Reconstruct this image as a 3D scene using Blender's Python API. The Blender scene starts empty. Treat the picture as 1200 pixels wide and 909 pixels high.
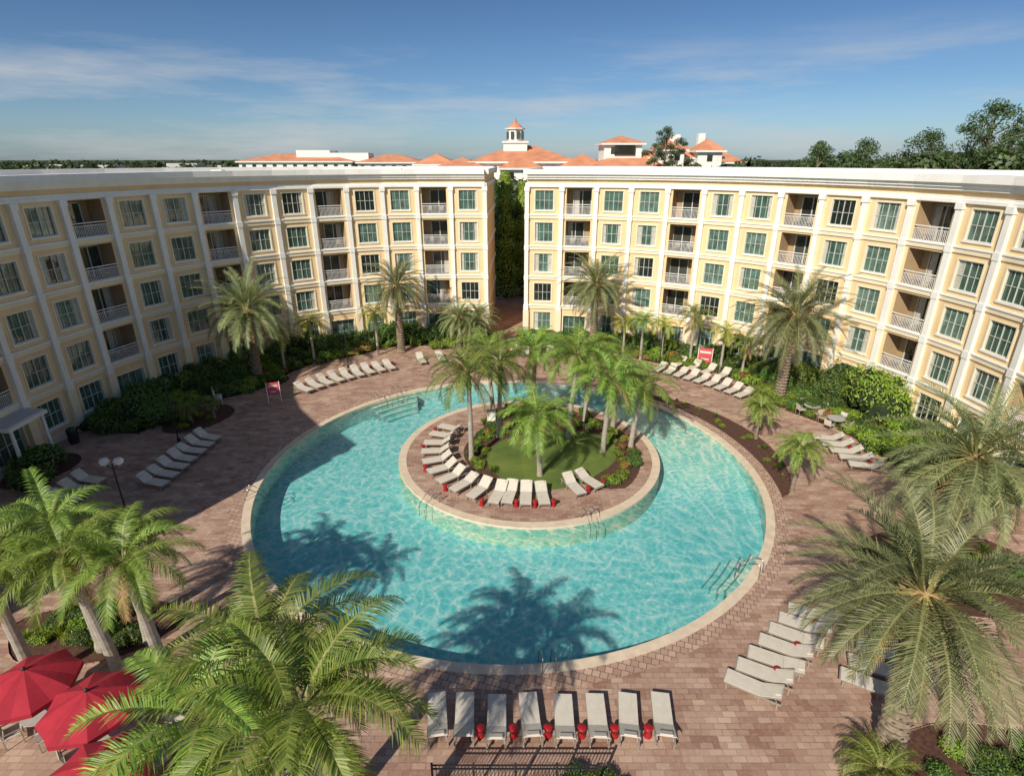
import bpy, math, random
from mathutils import Vector, Euler
R=random.Random(7)
sc=bpy.context.scene
COL=bpy.context.collection
pi=math.pi; rad=math.radians

# ------------------------------------------------------------ materials
def newmat(name):
    m=bpy.data.materials.new(name); m.use_nodes=True
    nt=m.node_tree; b=nt.nodes['Principled BSDF']
    return m,nt,b
def N(nt,t,**k):
    n=nt.nodes.new(t)
    for a,v in k.items(): setattr(n,a,v)
    return n
def mixc(nt,fac,a,b,blend='MIX'):
    n=N(nt,'ShaderNodeMix',data_type='RGBA',blend_type=blend)
    for s,v in ((0,fac),(6,a),(7,b)):
        if isinstance(v,(int,float)): n.inputs[s].default_value=v
        elif isinstance(v,tuple): n.inputs[s].default_value=(*v[:3],1)
        else: nt.links.new(v,n.inputs[s])
    return n.outputs[2]
def noise(nt,scale,detail=4,vec=None,rough=.55):
    n=N(nt,'ShaderNodeTexNoise'); n.inputs['Scale'].default_value=scale; n.inputs['Detail'].default_value=detail
    n.inputs['Roughness'].default_value=rough
    if vec is not None: nt.links.new(vec,n.inputs['Vector'])
    return n
def ramp(nt,fac,stops):
    r=N(nt,'ShaderNodeValToRGB'); e=r.color_ramp.elements
    while len(e)<len(stops): e.new(.5)
    for i,(p,c) in enumerate(stops):
        e[i].position=p; e[i].color=(*c,1) if isinstance(c,tuple) else (c,c,c,1)
    nt.links.new(fac,r.inputs[0]); return r.outputs[0]
def objc(nt): return N(nt,'ShaderNodeTexCoord').outputs['Object']
def bump(nt,b,h,strength=.3,dist=.05):
    n=N(nt,'ShaderNodeBump'); n.inputs['Strength'].default_value=strength; n.inputs['Distance'].default_value=dist
    nt.links.new(h,n.inputs['Height']); nt.links.new(n.outputs[0],b.inputs['Normal'])
def M(name,col,rough=.6,var=.12,scale=1.5,metal=0,spec=None,fine=None,streak=0):
    m,nt,b=newmat(name); b.inputs['Roughness'].default_value=rough; b.inputs['Metallic'].default_value=metal
    if spec is not None: b.inputs['Specular IOR Level'].default_value=spec
    c=objc(nt); n=noise(nt,scale,6,c)
    lo=tuple(x*(1-var) for x in col); hi=tuple(min(1,x*(1+var)) for x in col)
    o=ramp(nt,n.outputs[0],[(.3,lo),(.7,hi)])
    if streak:   # weather streaks running down the walls
        mp=N(nt,'ShaderNodeMapping'); mp.inputs['Scale'].default_value=(2.2,2.2,.18); nt.links.new(c,mp.inputs[0])
        o=mixc(nt,ramp(nt,noise(nt,1.,5,mp.outputs[0],.7).outputs[0],[(.52,0.),(.78,streak)]),o,tuple(x*.55 for x in col))
    nt.links.new(o,b.inputs['Base Color'])
    if fine: bump(nt,b,noise(nt,fine,3,c).outputs[0],.3,.01)
    return m
def leafmat(name,a,b_,c_,trans=.35,rough=.5,tcol=(.25,.4,.04)):
    m,nt,b=newmat(name); b.inputs['Roughness'].default_value=rough
    g=N(nt,'ShaderNodeNewGeometry'); o=N(nt,'ShaderNodeObjectInfo')
    r1=ramp(nt,g.outputs['Random Per Island'],[(0,a),(.6,b_),(1,c_)])
    hs=N(nt,'ShaderNodeHueSaturation'); 
    mr=N(nt,'ShaderNodeMapRange'); mr.inputs[3].default_value=.475; mr.inputs[4].default_value=.515
    nt.links.new(o.outputs['Random'],mr.inputs[0]); nt.links.new(mr.outputs[0],hs.inputs['Hue'])
    mv=N(nt,'ShaderNodeMapRange'); mv.inputs[3].default_value=.7; mv.inputs[4].default_value=1.4
    nt.links.new(o.outputs['Random'],mv.inputs[0]); nt.links.new(mv.outputs[0],hs.inputs['Value'])
    nt.links.new(r1,hs.inputs['Color']); nt.links.new(hs.outputs[0],b.inputs['Base Color'])
    tr=N(nt,'ShaderNodeBsdfTranslucent'); 
    tc=mixc(nt,.5,hs.outputs[0],tcol,'MIX'); nt.links.new(tc,tr.inputs[0])
    mx=N(nt,'ShaderNodeMixShader'); mx.inputs[0].default_value=trans
    nt.links.new(b.outputs[0],mx.inputs[1]); nt.links.new(tr.outputs[0],mx.inputs[2])
    nt.links.new(mx.outputs[0],nt.nodes['Material Output'].inputs[0])
    return m

m_wall=M('stucco_yellow',(.82,.595,.33),.85,.07,.5,fine=60,streak=.25)
m_white=M('trim_white',(.86,.83,.76),.7,.05,.8,fine=50,streak=.3)
m_trim=M('window_surround',(.82,.71,.51),.7,.05,1)
m_frame=M('window_frame',(.58,.58,.52),.5,.05,2)
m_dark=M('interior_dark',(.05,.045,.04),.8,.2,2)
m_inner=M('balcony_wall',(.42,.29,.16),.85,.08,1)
m_rail=M('railing_paint',(.78,.76,.72),.45,.04,3)
m_roof=M('roof_membrane',(.55,.53,.5),.9,.15,.4)
m_black=M('black_metal',(.02,.02,.022),.4,.2,3)
m_steel=M('steel',(.6,.6,.6),.25,.05,3,metal=1)
def glassmat(name,stops):
    m,nt,b=newmat(name); g=N(nt,'ShaderNodeNewGeometry')
    o=ramp(nt,g.outputs['Random Per Island'],stops); nt.nodes[-1].color_ramp.interpolation='CONSTANT'
    c=objc(nt); o=mixc(nt,ramp(nt,noise(nt,1.6,3,c).outputs[0],[(.4,0.),(.65,.6)]),o,(.02,.035,.028))
    nt.links.new(o,b.inputs['Base Color']); b.inputs['Roughness'].default_value=.05; b.inputs['Specular IOR Level'].default_value=.8
    bump(nt,b,noise(nt,.9,2,c).outputs[0],.12,.06)
    return m
m_glass=glassmat('window_glass',[(0,(.07,.14,.105)),(.3,(.12,.21,.165)),(.55,(.085,.165,.13)),(.75,(.16,.25,.2)),(.86,(.015,.02,.017))])
m_door=glassmat('door_glass',[(0,(.03,.03,.025)),(.5,(.07,.075,.06))])
m_curt=M('curtain',(.5,.48,.4),.9,.2,6)

# pavers
m_pav,nt,b=newmat('brick_pavers'); c=objc(nt); b.inputs['Roughness'].default_value=.85
def brick(nt,c,w,h,rot,c1,c2,mor=(.15,.10,.075),ms=.016):
    mp=N(nt,'ShaderNodeMapping'); mp.inputs['Rotation'].default_value[2]=rot; nt.links.new(c,mp.inputs[0])
    t=N(nt,'ShaderNodeTexBrick'); nt.links.new(mp.outputs[0],t.inputs[0])
    t.inputs['Scale'].default_value=1; t.inputs['Brick Width'].default_value=w; t.inputs['Row Height'].default_value=h
    t.inputs['Mortar Size'].default_value=ms; t.inputs['Color1'].default_value=(*c1,1); t.inputs['Color2'].default_value=(*c2,1)
    t.inputs['Mortar'].default_value=(*mor,1); t.inputs['Bias'].default_value=0
    return t
t1=brick(nt,c,.46,.23,.0,(.25,.115,.075),(.58,.40,.295))
t2=brick(nt,c,.92,.46,.0,(.25,.13,.09),(.56,.40,.30),(.37,.25,.185),.0)
n1=noise(nt,.3,6,c,.65); n2=noise(nt,7,3,c)
o=mixc(nt,.5,t1.outputs[0],t2.outputs[0])
o=mixc(nt,ramp(nt,n1.outputs[0],[(.4,.0),(.7,.5)]),o,(.28,.165,.125))
o=mixc(nt,ramp(nt,n2.outputs[0],[(.5,.0),(.8,.35)]),o,(.57,.45,.35))
nt.links.new(o,b.inputs['Base Color']); bump(nt,b,t1.outputs[1],.4,-.01)
m_cop=M('coping_stone',(.66,.53,.39),.7,.12,2,fine=20)
m_cop2,nt,b=newmat('border_pavers'); c=objc(nt); b.inputs['Roughness'].default_value=.85
tb_=brick(nt,c,.3,.3,.3,(.36,.22,.16),(.52,.35,.26)); nt.links.new(tb_.outputs[0],b.inputs['Base Color'])
m_mulch=M('mulch',(.085,.037,.024),.95,.5,6,fine=15)
m_grass,nt,b=newmat('grass'); c=objc(nt); b.inputs['Roughness'].default_value=.9
o=mixc(nt,ramp(nt,noise(nt,.5,6,c).outputs[0],[(.3,0.),(.7,1.)]),(.07,.12,.02),(.18,.23,.04))
o=mixc(nt,ramp(nt,noise(nt,30,3,c).outputs[0],[(.4,0.),(.7,.6)]),o,(.05,.075,.014))
nt.links.new(o,b.inputs['Base Color'])
m_land,nt,b=newmat('land'); c=objc(nt); b.inputs['Roughness'].default_value=.95
o=mixc(nt,ramp(nt,noise(nt,.01,8,c).outputs[0],[(.4,0.),(.6,1.)]),(.03,.05,.015),(.08,.1,.04))
nt.links.new(o,b.inputs['Base Color'])
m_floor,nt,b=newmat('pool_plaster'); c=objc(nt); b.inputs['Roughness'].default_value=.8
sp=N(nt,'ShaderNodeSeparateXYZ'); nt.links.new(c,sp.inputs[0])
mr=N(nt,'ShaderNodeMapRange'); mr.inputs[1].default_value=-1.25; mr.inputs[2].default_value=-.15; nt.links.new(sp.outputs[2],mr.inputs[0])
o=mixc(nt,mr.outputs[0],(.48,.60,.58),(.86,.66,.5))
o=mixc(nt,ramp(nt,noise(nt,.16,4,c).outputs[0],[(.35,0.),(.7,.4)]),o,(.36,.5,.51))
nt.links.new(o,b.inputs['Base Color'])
# water: clear tinted surface with caustic light lines painted into its tint, mirror part from facing angle
m_water=bpy.data.materials.new('pool_water'); m_water.use_nodes=True; nt=m_water.node_tree
nt.nodes.remove(nt.nodes['Principled BSDF']); c=objc(nt)
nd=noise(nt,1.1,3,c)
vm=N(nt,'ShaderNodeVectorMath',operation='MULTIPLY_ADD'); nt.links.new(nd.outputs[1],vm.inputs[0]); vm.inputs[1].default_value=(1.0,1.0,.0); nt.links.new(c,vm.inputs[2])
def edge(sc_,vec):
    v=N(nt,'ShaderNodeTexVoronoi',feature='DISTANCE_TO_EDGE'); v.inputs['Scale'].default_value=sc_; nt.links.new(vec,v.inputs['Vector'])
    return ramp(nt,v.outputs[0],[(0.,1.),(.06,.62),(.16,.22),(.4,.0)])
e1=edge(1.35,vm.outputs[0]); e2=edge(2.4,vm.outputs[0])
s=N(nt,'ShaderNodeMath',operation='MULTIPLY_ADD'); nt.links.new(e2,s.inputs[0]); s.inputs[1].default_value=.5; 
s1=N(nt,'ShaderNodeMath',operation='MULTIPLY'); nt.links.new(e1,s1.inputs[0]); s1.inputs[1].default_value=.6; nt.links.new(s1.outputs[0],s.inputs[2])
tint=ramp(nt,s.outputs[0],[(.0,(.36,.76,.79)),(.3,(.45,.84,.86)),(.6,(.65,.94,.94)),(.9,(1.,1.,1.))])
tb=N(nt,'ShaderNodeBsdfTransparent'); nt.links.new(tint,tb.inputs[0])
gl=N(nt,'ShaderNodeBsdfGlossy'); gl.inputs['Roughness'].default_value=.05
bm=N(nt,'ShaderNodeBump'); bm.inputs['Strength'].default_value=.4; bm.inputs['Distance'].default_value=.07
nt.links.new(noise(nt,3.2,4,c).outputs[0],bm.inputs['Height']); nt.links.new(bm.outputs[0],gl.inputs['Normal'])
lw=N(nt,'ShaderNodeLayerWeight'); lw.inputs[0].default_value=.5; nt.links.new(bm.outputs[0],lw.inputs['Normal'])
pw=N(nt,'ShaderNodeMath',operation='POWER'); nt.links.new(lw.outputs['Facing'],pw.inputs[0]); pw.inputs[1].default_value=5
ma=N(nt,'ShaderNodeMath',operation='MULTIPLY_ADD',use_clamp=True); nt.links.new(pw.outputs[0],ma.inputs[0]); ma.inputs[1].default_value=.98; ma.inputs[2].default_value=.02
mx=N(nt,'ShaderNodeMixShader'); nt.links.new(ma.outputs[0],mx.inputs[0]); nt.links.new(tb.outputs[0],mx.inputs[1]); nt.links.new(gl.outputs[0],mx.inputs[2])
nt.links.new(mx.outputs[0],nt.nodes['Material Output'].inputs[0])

m_date=leafmat('date_palm_leaf',(.13,.16,.06),(.21,.245,.10),(.36,.36,.18),.22)
m_queen=leafmat('queen_palm_leaf',(.10,.18,.03),(.20,.31,.045),(.38,.44,.09),.35)
m_yel=leafmat('yellow_palm_leaf',(.25,.3,.04),(.42,.43,.06),(.6,.5,.1),.4)
m_rach=M('palm_rachis',(.3,.28,.1),.6,.3,4)
m_dead=M('dead_frond',(.36,.24,.1),.9,.3,4)
m_shrub=leafmat('shrub_leaf',(.04,.09,.018),(.09,.17,.028),(.19,.28,.05),.25)
m_shrub2=leafmat('bright_shrub_leaf',(.12,.21,.02),(.23,.34,.03),(.4,.46,.06),.3)
m_crot=leafmat('croton_leaf',(.10,.14,.03),(.3,.2,.04),(.5,.09,.05),.2,tcol=(.4,.2,.03))
m_tree=leafmat('tree_leaf',(.035,.06,.02),(.065,.1,.03),(.12,.16,.05),.2)
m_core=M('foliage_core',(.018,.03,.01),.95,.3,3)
m_trunk=M('palm_trunk',(.24,.185,.13),.95,.35,5,fine=12)
m_trunk2=M('grey_trunk',(.36,.32,.26),.9,.2,6,fine=12)
m_shaft=M('crownshaft',(.2,.28,.07),.5,.15,3)
m_sling=M('sling_fabric',(.60,.54,.45),.8,.08,3,fine=80)
m_cframe=M('chair_frame',(.3,.26,.22),.5,.1,4)
m_red=M('red_plastic',(.38,.012,.018),.35,.08,2)
m_canvas=M('red_canvas',(.36,.013,.03),.85,.12,3,fine=60)
m_tile=M('roof_tile_orange',(.6,.25,.13),.85,.2,.3)
m_tabletop=M('table_top',(.42,.4,.37),.4,.1,3)
m_globe=M('lamp_globe',(.75,.72,.65),.3,.03,3)
m_pink=M('sign_pink',(.6,.08,.1),.6,.15,4)
m_paper=M('sign_panel',(.7,.62,.55),.6,.1,9)

# ------------------------------------------------------------ mesh builder
class MB:
    def __init__(s): s.v=[];s.f=[];s.m=[]
    def poly(s,pts,m=0):
        k=len(s.v); s.v.extend([tuple(p) for p in pts]); s.f.append(tuple(range(k,k+len(pts)))); s.m.append(m)
    def box(s,o,a,b,c,m=0):
        o,a,b,c=map(Vector,(o,a,b,c)); k=len(s.v)
        s.v.extend([tuple(p) for p in (o,o+a,o+a+b,o+b,o+c,o+a+c,o+a+b+c,o+b+c)])
        for q in ((0,3,2,1),(4,5,6,7),(0,1,5,4),(1,2,6,5),(2,3,7,6),(3,0,4,7)):
            s.f.append(tuple(k+i for i in q)); s.m.append(m)
    def abox(s,x0,x1,y0,y1,z0,z1,m=0): s.box((x0,y0,z0),(x1-x0,0,0),(0,y1-y0,0),(0,0,z1-z0),m)
    def tube(s,pts,rs,n=8,m=0,cap=True):
        k0=len(s.v); pts=[Vector(p) for p in pts]
        for i,p in enumerate(pts):
            d=(pts[min(i+1,len(pts)-1)]-pts[max(i-1,0)]).normalized()
            a=d.orthogonal().normalized() if abs(d.z)<.9 else (Vector((1,0,0))-d*d.x).normalized()
            b_=d.cross(a); r=rs[i] if isinstance(rs,(list,tuple)) else rs
            for j in range(n):
                t=2*pi*j/n; q=p+(a*math.cos(t)+b_*math.sin(t))*r; s.v.append(tuple(q))
        for i in range(len(pts)-1):
            for j in range(n):
                s.f.append((k0+i*n+j,k0+i*n+(j+1)%n,k0+(i+1)*n+(j+1)%n,k0+(i+1)*n+j)); s.m.append(m)
        if cap:
            s.f.append(tuple(k0+j for j in reversed(range(n)))); s.m.append(m)
            s.f.append(tuple(k0+(len(pts)-1)*n+j for j in range(n))); s.m.append(m)
    def mesh(s,name,mats,smooth=False):
        me=bpy.data.meshes.new(name); me.from_pydata(s.v,[],s.f)
        for m in mats: me.materials.append(m)
        me.polygons.foreach_set('material_index',s.m)
        if smooth: me.polygons.foreach_set('use_smooth',[True]*len(s.f))
        me.update(); return me
def put(name,me,loc=(0,0,0),rz=0,sc_=1,parent=None,rot=None):
    o=bpy.data.objects.new(name,me); COL.objects.link(o); o.location=loc
    o.rotation_euler=rot if rot else (0,0,rz)
    o.scale=(sc_,sc_,sc_) if isinstance(sc_,(int,float)) else sc_
    if parent: o.parent=parent
    return o
def empty(name,loc=(0,0,0),rz=0):
    o=put(name,None,loc,rz); o.empty_display_size=.2; return o

PC=(-.2,31.1); PR=14.9; IC=(1.1,33.4); IR=8.5
# ------------------------------------------------------------ ground + pool
def ring(mb,c,r0,r1,z,m=0,n=96,a0=0,a1=2*pi):
    for i in range(n):
        a=a0+(a1-a0)*i/n;b_=a0+(a1-a0)*(i+1)/n
        mb.poly([(c[0]+r0*math.cos(a),c[1]+r0*math.sin(a),z),(c[0]+r1*math.cos(a),c[1]+r1*math.sin(a),z),(c[0]+r1*math.cos(b_),c[1]+r1*math.sin(b_),z),(c[0]+r0*math.cos(b_),c[1]+r0*math.sin(b_),z)],m)
def wallring(mb,c,r,z0,z1,m=0,n=96,a0=0,a1=2*pi):
    for i in range(n):
        a=a0+(a1-a0)*i/n;b_=a0+(a1-a0)*(i+1)/n
        mb.poly([(c[0]+r*math.cos(a),c[1]+r*math.sin(a),z0),(c[0]+r*math.cos(b_),c[1]+r*math.sin(b_),z0),(c[0]+r*math.cos(b_),c[1]+r*math.sin(b_),z1),(c[0]+r*math.cos(a),c[1]+r*math.sin(a),z1)],m)
mb=MB(); 
for r0,r1 in ((15.1,60),(60,300),(300,1500),(1500,9000)): ring(mb,PC,r0,r1,-.03)
put('ground',mb.mesh('ground',[m_land]))
mb=MB(); ring(mb,PC,15.55,48,0); put('paver_deck',mb.mesh('paver_deck',[m_pav]))
mb=MB()
ring(mb,PC,14.9,15.35,.035,0); wallring(mb,PC,15.35,-.02,.035,0); wallring(mb,PC,14.9,-.2,.035,0); ring(mb,PC,15.35,16.0,.012,1); wallring(mb,PC,16.0,-.02,.012,1)
put('pool_coping',mb.mesh('pool_coping',[m_cop,m_cop2]))
mb=MB(); nr=40;na=96; BC=(12.6,38.4)
def fz(x,y):
    d=math.hypot(x-BC[0],y-BC[1]); t=max(0,min(1,(d-1)/10)); t=t*t*(3-2*t)
    return -.16-1.09*t
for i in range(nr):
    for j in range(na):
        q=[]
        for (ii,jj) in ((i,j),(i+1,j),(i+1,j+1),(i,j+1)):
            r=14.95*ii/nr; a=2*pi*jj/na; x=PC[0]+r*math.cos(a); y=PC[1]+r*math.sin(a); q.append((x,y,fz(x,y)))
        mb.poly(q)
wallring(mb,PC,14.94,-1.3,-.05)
def steps(ac,half,cnt=3,c=PC,r=PR,sg=-1):
    for k in range(cnt):
        z=-.3-.27*k; r1=r+sg*.42*(k+1); h=half*(1-.08*k)
        ring(mb,c,min(r,r1),max(r,r1),z,1,12,ac-h,ac+h); wallring(mb,c,r1,-1.25,z,1,12,ac-h,ac+h)
        ring(mb,c,r1-.04,r1+.04,z+.006,2,12,ac-h,ac+h)
steps(rad(130),.14,4); steps(rad(-40),.12,4)
put('pool_basin',mb.mesh('pool_basin',[m_floor,m_floor,m_cframe]))
mb=MB()
mb.poly([(PC[0]+14.93*math.cos(2*pi*i/128),PC[1]+14.93*math.sin(2*pi*i/128),-.1) for i in range(128)])
put('pool_water',mb.mesh('pool_water',[m_water]))
isl=empty('pool_island')
mb=MB(); ring(mb,IC,IR-.5,IR,.04,0); wallring(mb,IC,IR,-1.3,.04,0); ring(mb,IC,0.001,IR-.5,.03,1)
put('island_deck',mb.mesh('island_deck',[m_cop,m_pav]),parent=isl)
def blob(c,rf,z,n=72): return [(c[0]+rf(2*pi*i/n)*math.cos(2*pi*i/n),c[1]+rf(2*pi*i/n)*math.sin(2*pi*i/n),z) for i in range(n)]
def bedr(a):
    d=(math.degrees(a)+180)%360-180
    def sm(x,e0,e1): 
        t=max(0,min(1,(x-e0)/(e1-e0))); return t*t*(3-2*t)
    w=sm(d,-62,-38)*(1-sm(d,105,140)); return 4.3+3.0*w
mb=MB(); mb.poly(blob(IC,bedr,.045)); put('island_bed',mb.mesh('b',[m_mulch]),parent=isl)
gc=(2.6,32.6)
mb=MB(); mb.poly(blob(gc,lambda a:4.0+.45*math.sin(2*a+.6)+.2*math.sin(3*a),.055)); put('island_lawn',mb.mesh('l',[m_grass]),parent=isl)

# ------------------------------------------------------------ hotel
LC=[(-4.4,59.5),(-7.8,59.6),(-11.1,59.2),(-14.4,58.3),(-17.5,56.9),(-20.3,55.1),(-22.9,52.9),(-25.2,50.4),(-27.1,47.7),(-28.7,44.7),(-29.9,41.5),(-30.7,38.3),(-31.2,34.9),(-31.4,31.5),(-31.2,28.1),(-30.5,24.8),(-29.2,21.7),(-27.3,18.9),(-25.0,16.4)]
RC=[(3.2,58.9),(6.6,58.4),(9.8,57.6),(13.0,56.3),(16.0,54.7),(18.7,52.8),(21.2,50.5),(23.4,48.0),(25.3,45.2),(26.8,42.2),(28.0,39.0),(28.7,35.7),(29.0,32.3),(28.9,28.9),(28.5,25.5),(27.7,22.2)]
ZW=[14.18,11.13,8.08,5.03,1.98]
def wingdata(C):
    P=[]; C=[Vector(c) for c in C]
    P.append(C[0]*1.5-C[1]*.5)
    for a,b_ in zip(C,C[1:]): P.append((a+b_)/2)
    P.append(C[-1]*1.5-C[-2]*.5)
    D=[(b_-a).normalized() for a,b_ in zip(P,P[1:])]
    ctr=Vector((-1,28)); NN=[]
    for i,d in enumerate(D):
        n=Vector((-d.y,d.x)); 
        if n.dot(ctr-P[i])<0: n=-n
        NN.append(n)
    NJ=[]
    for j in range(len(P)):
        n=(NN[max(j-1,0)]+NN[min(j,len(NN)-1)]).normalized(); NJ.append(n/ max(.7,n.dot(NN[min(j,len(NN)-1)])))
    return P,D,NN,NJ
def build_wing(C,name):
    P,D,NN,NJ=wingdata(C); root=empty(name)
    W=MB();G=MB();RL=MB();RF=MB()
    def off(j,n): return P[j]+NJ[j]*n
    nb=len(D)
    def strip(n0,n1,z0,z1,m):
        for j in range(nb):
            a0,a1,b0,b1=off(j,n0),off(j,n1),off(j+1,n0),off(j+1,n1)
            W.poly([(*a1,z0),(*b1,z0),(*b1,z1),(*a1,z1)],m)
            W.poly([(*a0,z1),(*b0,z1),(*b1,z1),(*a1,z1)],m)
            W.poly([(*a0,z0),(*b0,z0),(*b1,z0),(*a1,z0)],m)
        for j in (0,nb):
            a0,a1=off(j,n0),off(j,n1); W.poly([(*a0,z0),(*a1,z0),(*a1,z1),(*a0,z1)],m)
    for z in (3.3,6.35,9.4,12.45):
        strip(0,.10,z,z+.30,2); strip(0,.17,z+.30,z+.40,1)
    strip(0,.2,15.42,15.62,1); strip(0,.12,15.62,15.8,1); strip(0,.28,16.15,16.35,1); strip(0,.42,16.35,16.6,1); strip(-.5,.62,16.6,17.05,1)
    strip(0,.12,0,.45,2)
    for i in range(nb):
        a=P[i];b_=P[i+1];d=D[i];n=NN[i];c=(a+b_)/2;h=(b_-a).length/2
        def pt(s,nn,z): q=c+d*s+n*nn; return (q.x,q.y,z)
        def bx(mb,s0,s1,n0,n1,z0,z1,m):
            mb.box(pt(s0,n0,z0),tuple(Vector(pt(s1,n0,z0))-Vector(pt(s0,n0,z0))),tuple(Vector(pt(s0,n1,z0))-Vector(pt(s0,n0,z0))),(0,0,z1-z0),m)
        def q(mb,s0,s1,nn,z0,z1,m): mb.poly([pt(s0,nn,z0),pt(s1,nn,z0),pt(s1,nn,z1),pt(s0,nn,z1)],m)
        isB=i%3==1
        q(W,-h,h,0,15.42,16.9,0)
        for r,zc in enumerate(ZW):
            zf=zc-1.45 if r<4 else 0; zt=zf+3.05 if r<4 else 3.58
            if r==0: zt=15.42
            if isB: s0,s1,z0,z1=-1.22,1.22,zf+.02,zf+2.62; dep=1.5
            else: s0,s1,z0,z1=-.9,.9,zc-.93,zc+.93; dep=.14
            if r==4 and isB: s0,s1,z0,z1=-1.15,1.15,.1,2.6;dep=.3
            q(W,-h,s0,0,zf,zt,0);q(W,s1,h,0,zf,zt,0)
            if z0>zf: q(W,s0,s1,0,zf,z0,0)
            q(W,s0,s1,0,z1,zt,0)
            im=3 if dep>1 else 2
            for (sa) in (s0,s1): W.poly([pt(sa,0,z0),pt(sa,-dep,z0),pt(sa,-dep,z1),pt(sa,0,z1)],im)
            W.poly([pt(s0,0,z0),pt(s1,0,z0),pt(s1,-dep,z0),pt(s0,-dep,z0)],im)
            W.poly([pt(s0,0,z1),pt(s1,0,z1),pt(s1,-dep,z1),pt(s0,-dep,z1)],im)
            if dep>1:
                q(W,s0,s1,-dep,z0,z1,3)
                ds=R.choice((-.35,.25)); q(G,ds-.85,ds+.85,-dep+.03,z0+.02,z1-.3,2)
                if R.random()<.5: q(G,ds-.8,ds-.3,-dep+.05,z0+.05,z1-.35,3)
                for ss in (ds-.88,ds,ds+.85): bx(G,ss-.04,ss+.04,-dep+.03,-dep+.09,z0+.02,z1-.3,1)
                bx(G,ds-.84,ds+.81,-dep+.035,-dep+.085,z1-.3,z1-.22,1)
                bx(RL,s0,s1,-.06,.02,z0+1.04,z0+1.10,0); bx(RL,s0,s1,-.05,.01,z0+.10,z0+.15,0); bx(RL,s0,s1,-.05,.01,z0+.86,z0+.90,0)
                k=20
                for t in range(k+1):
                    ss=s0+.03+(s1-s0-.06)*t/k; bx(RL,ss-.014,ss+.014,-.035,-.01,z0+.15,z0+.86,0)
                if R.random()<.7:
                    for cs in (-.6,.55):
                        bx(RL,cs-.25,cs+.25,-.9,-.45,z0+.4,z0+.45,1); bx(RL,cs-.25,cs+.25,-.95,-.9,z0+.4,z0+.85,1)
                        for l1 in (-.23,.2): 
                            for l2 in (-.89,-.5): bx(RL,cs+l1,cs+l1+.03,l2,l2+.03,z0,z0+.4,1)
            else:
                q(G,s0,s1,-dep+.01,z0,z1,0)
                f=.05
                bx(G,s0,s1,-dep+.02,-dep+.08,z0,z0+f,1);bx(G,s0,s1,-dep+.02,-dep+.08,z1-f,z1,1)
                for ss in (s0,-f/2,s1-f): bx(G,ss,ss+f,-dep+.022,-dep+.082,z0+f,z1-f,1)
                for ss in (s0/2,s1/2): bx(G,ss-.014,ss+.014,-dep+.02,-dep+.05,z0+f,z1-f,1)
                zm=z0+(z1-z0)*.5; bx(G,s0+f,-f/2,-dep+.02,-dep+.06,zm-.017,zm+.017,1);bx(G,f/2,s1-f,-dep+.02,-dep+.06,zm-.017,zm+.017,1)
                if R.random()<.4:
                    w=R.uniform(.15,.4)
                    q(G,s0+.04,s0+.04+w,-dep+.016,z0+.03,z1-.03,3); 
                    if R.random()<.6: q(G,s1-.04-w,s1-.04,-dep+.016,z0+.03,z1-.03,3)
                bx(W,s0-.12,s1+.12,0,.09,z0-.12,z0,1)
                bx(W,s0-.1,s0,0,.045,z0,z1+.1,2);bx(W,s1,s1+.1,0,.045,z0,z1+.1,2);bx(W,s0,s1,0,.045,z1,z1+.1,2)
    for j in range(nb+1):
        n=NJ[j].normalized(); d=Vector((-n.y,n.x)); p=P[j]
        def bj(w,n0,n1,z0,z1,m): o=p-d*w+n*n0; W.box((*o,z0),(*(d*2*w),0),(*(n*(n1-n0)),0),(0,0,z1-z0),m)
        bj(.2,-.3,.26,3.7,15.42,1); bj(.26,-.31,.33,3.1,3.72,1); bj(.26,-.31,.33,15.05,15.45,1); bj(.3,-.3,.3,0,3.1,2)
        for z in (6.3,9.35,12.4): bj(.235,-.305,.3,z,z+.47,1)
    dp=-16.
    for j in range(nb):
        a,b_,a2,b2=P[j],P[j+1],off(j,dp),off(j+1,dp)
        W.poly([(*a2,0),(*b2,0),(*b2,16.9),(*a2,16.9)],0)
        a3,b3=off(j,-.5),off(j+1,-.5)
        RF.poly([(*a3,16.7),(*b3,16.7),(*b2,16.7),(*a2,16.7)],0)
        a4,b4=off(j,dp+.4),off(j+1,dp+.4); a5,b5=off(j,dp-.3),off(j+1,dp-.3)
        RF.poly([(*a4,16.71),(*b4,16.71),(*b4,17.12),(*a4,17.12)],1);RF.poly([(*a5,17.12),(*b5,17.12),(*b4,17.12),(*a4,17.12)],1);RF.poly([(*a5,16.3),(*b5,16.3),(*b5,17.12),(*a5,17.12)],1)
        if j%4==2:
            m_=(off(j,-8)+off(j+1,-8))/2; RF.abox(m_.x-.5,m_.x+.5,m_.y-.4,m_.y+.4,16.7,17.0,1)
    for j in (0,nb):
        a,b_=P[j],off(j,dp); W.poly([(*a,0),(*b_,0),(*b_,16.9),(*a,16.9)],0)
        dd=(b_-a).normalized(); nn=(P[0]-P[1]).normalized() if j==0 else (P[-1]-P[-2]).normalized()
        for z0,z1,t in ((3.3,3.7,.12),(6.35,6.75,.12),(9.4,9.8,.12),(12.45,12.85,.12),(15.42,15.8,.18),(16.6,17.05,.4)):
            o=a+dd*.05; W.box((*o,z0),(*(dd*15.9),0),(*(nn*t),0),(0,0,z1-z0),1)
    put('walls',W.mesh('walls',[m_wall,m_white,m_trim,m_inner,m_dark]),parent=root)
    put('windows',G.mesh('windows',[m_glass,m_frame,m_door,m_curt]),parent=root)
    put('balcony_railings',RL.mesh('rail',[m_rail,m_cframe]),parent=root)
    put('roof',RF.mesh('roof',[m_roof,m_white]),parent=root)
    return P,NJ
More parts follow.
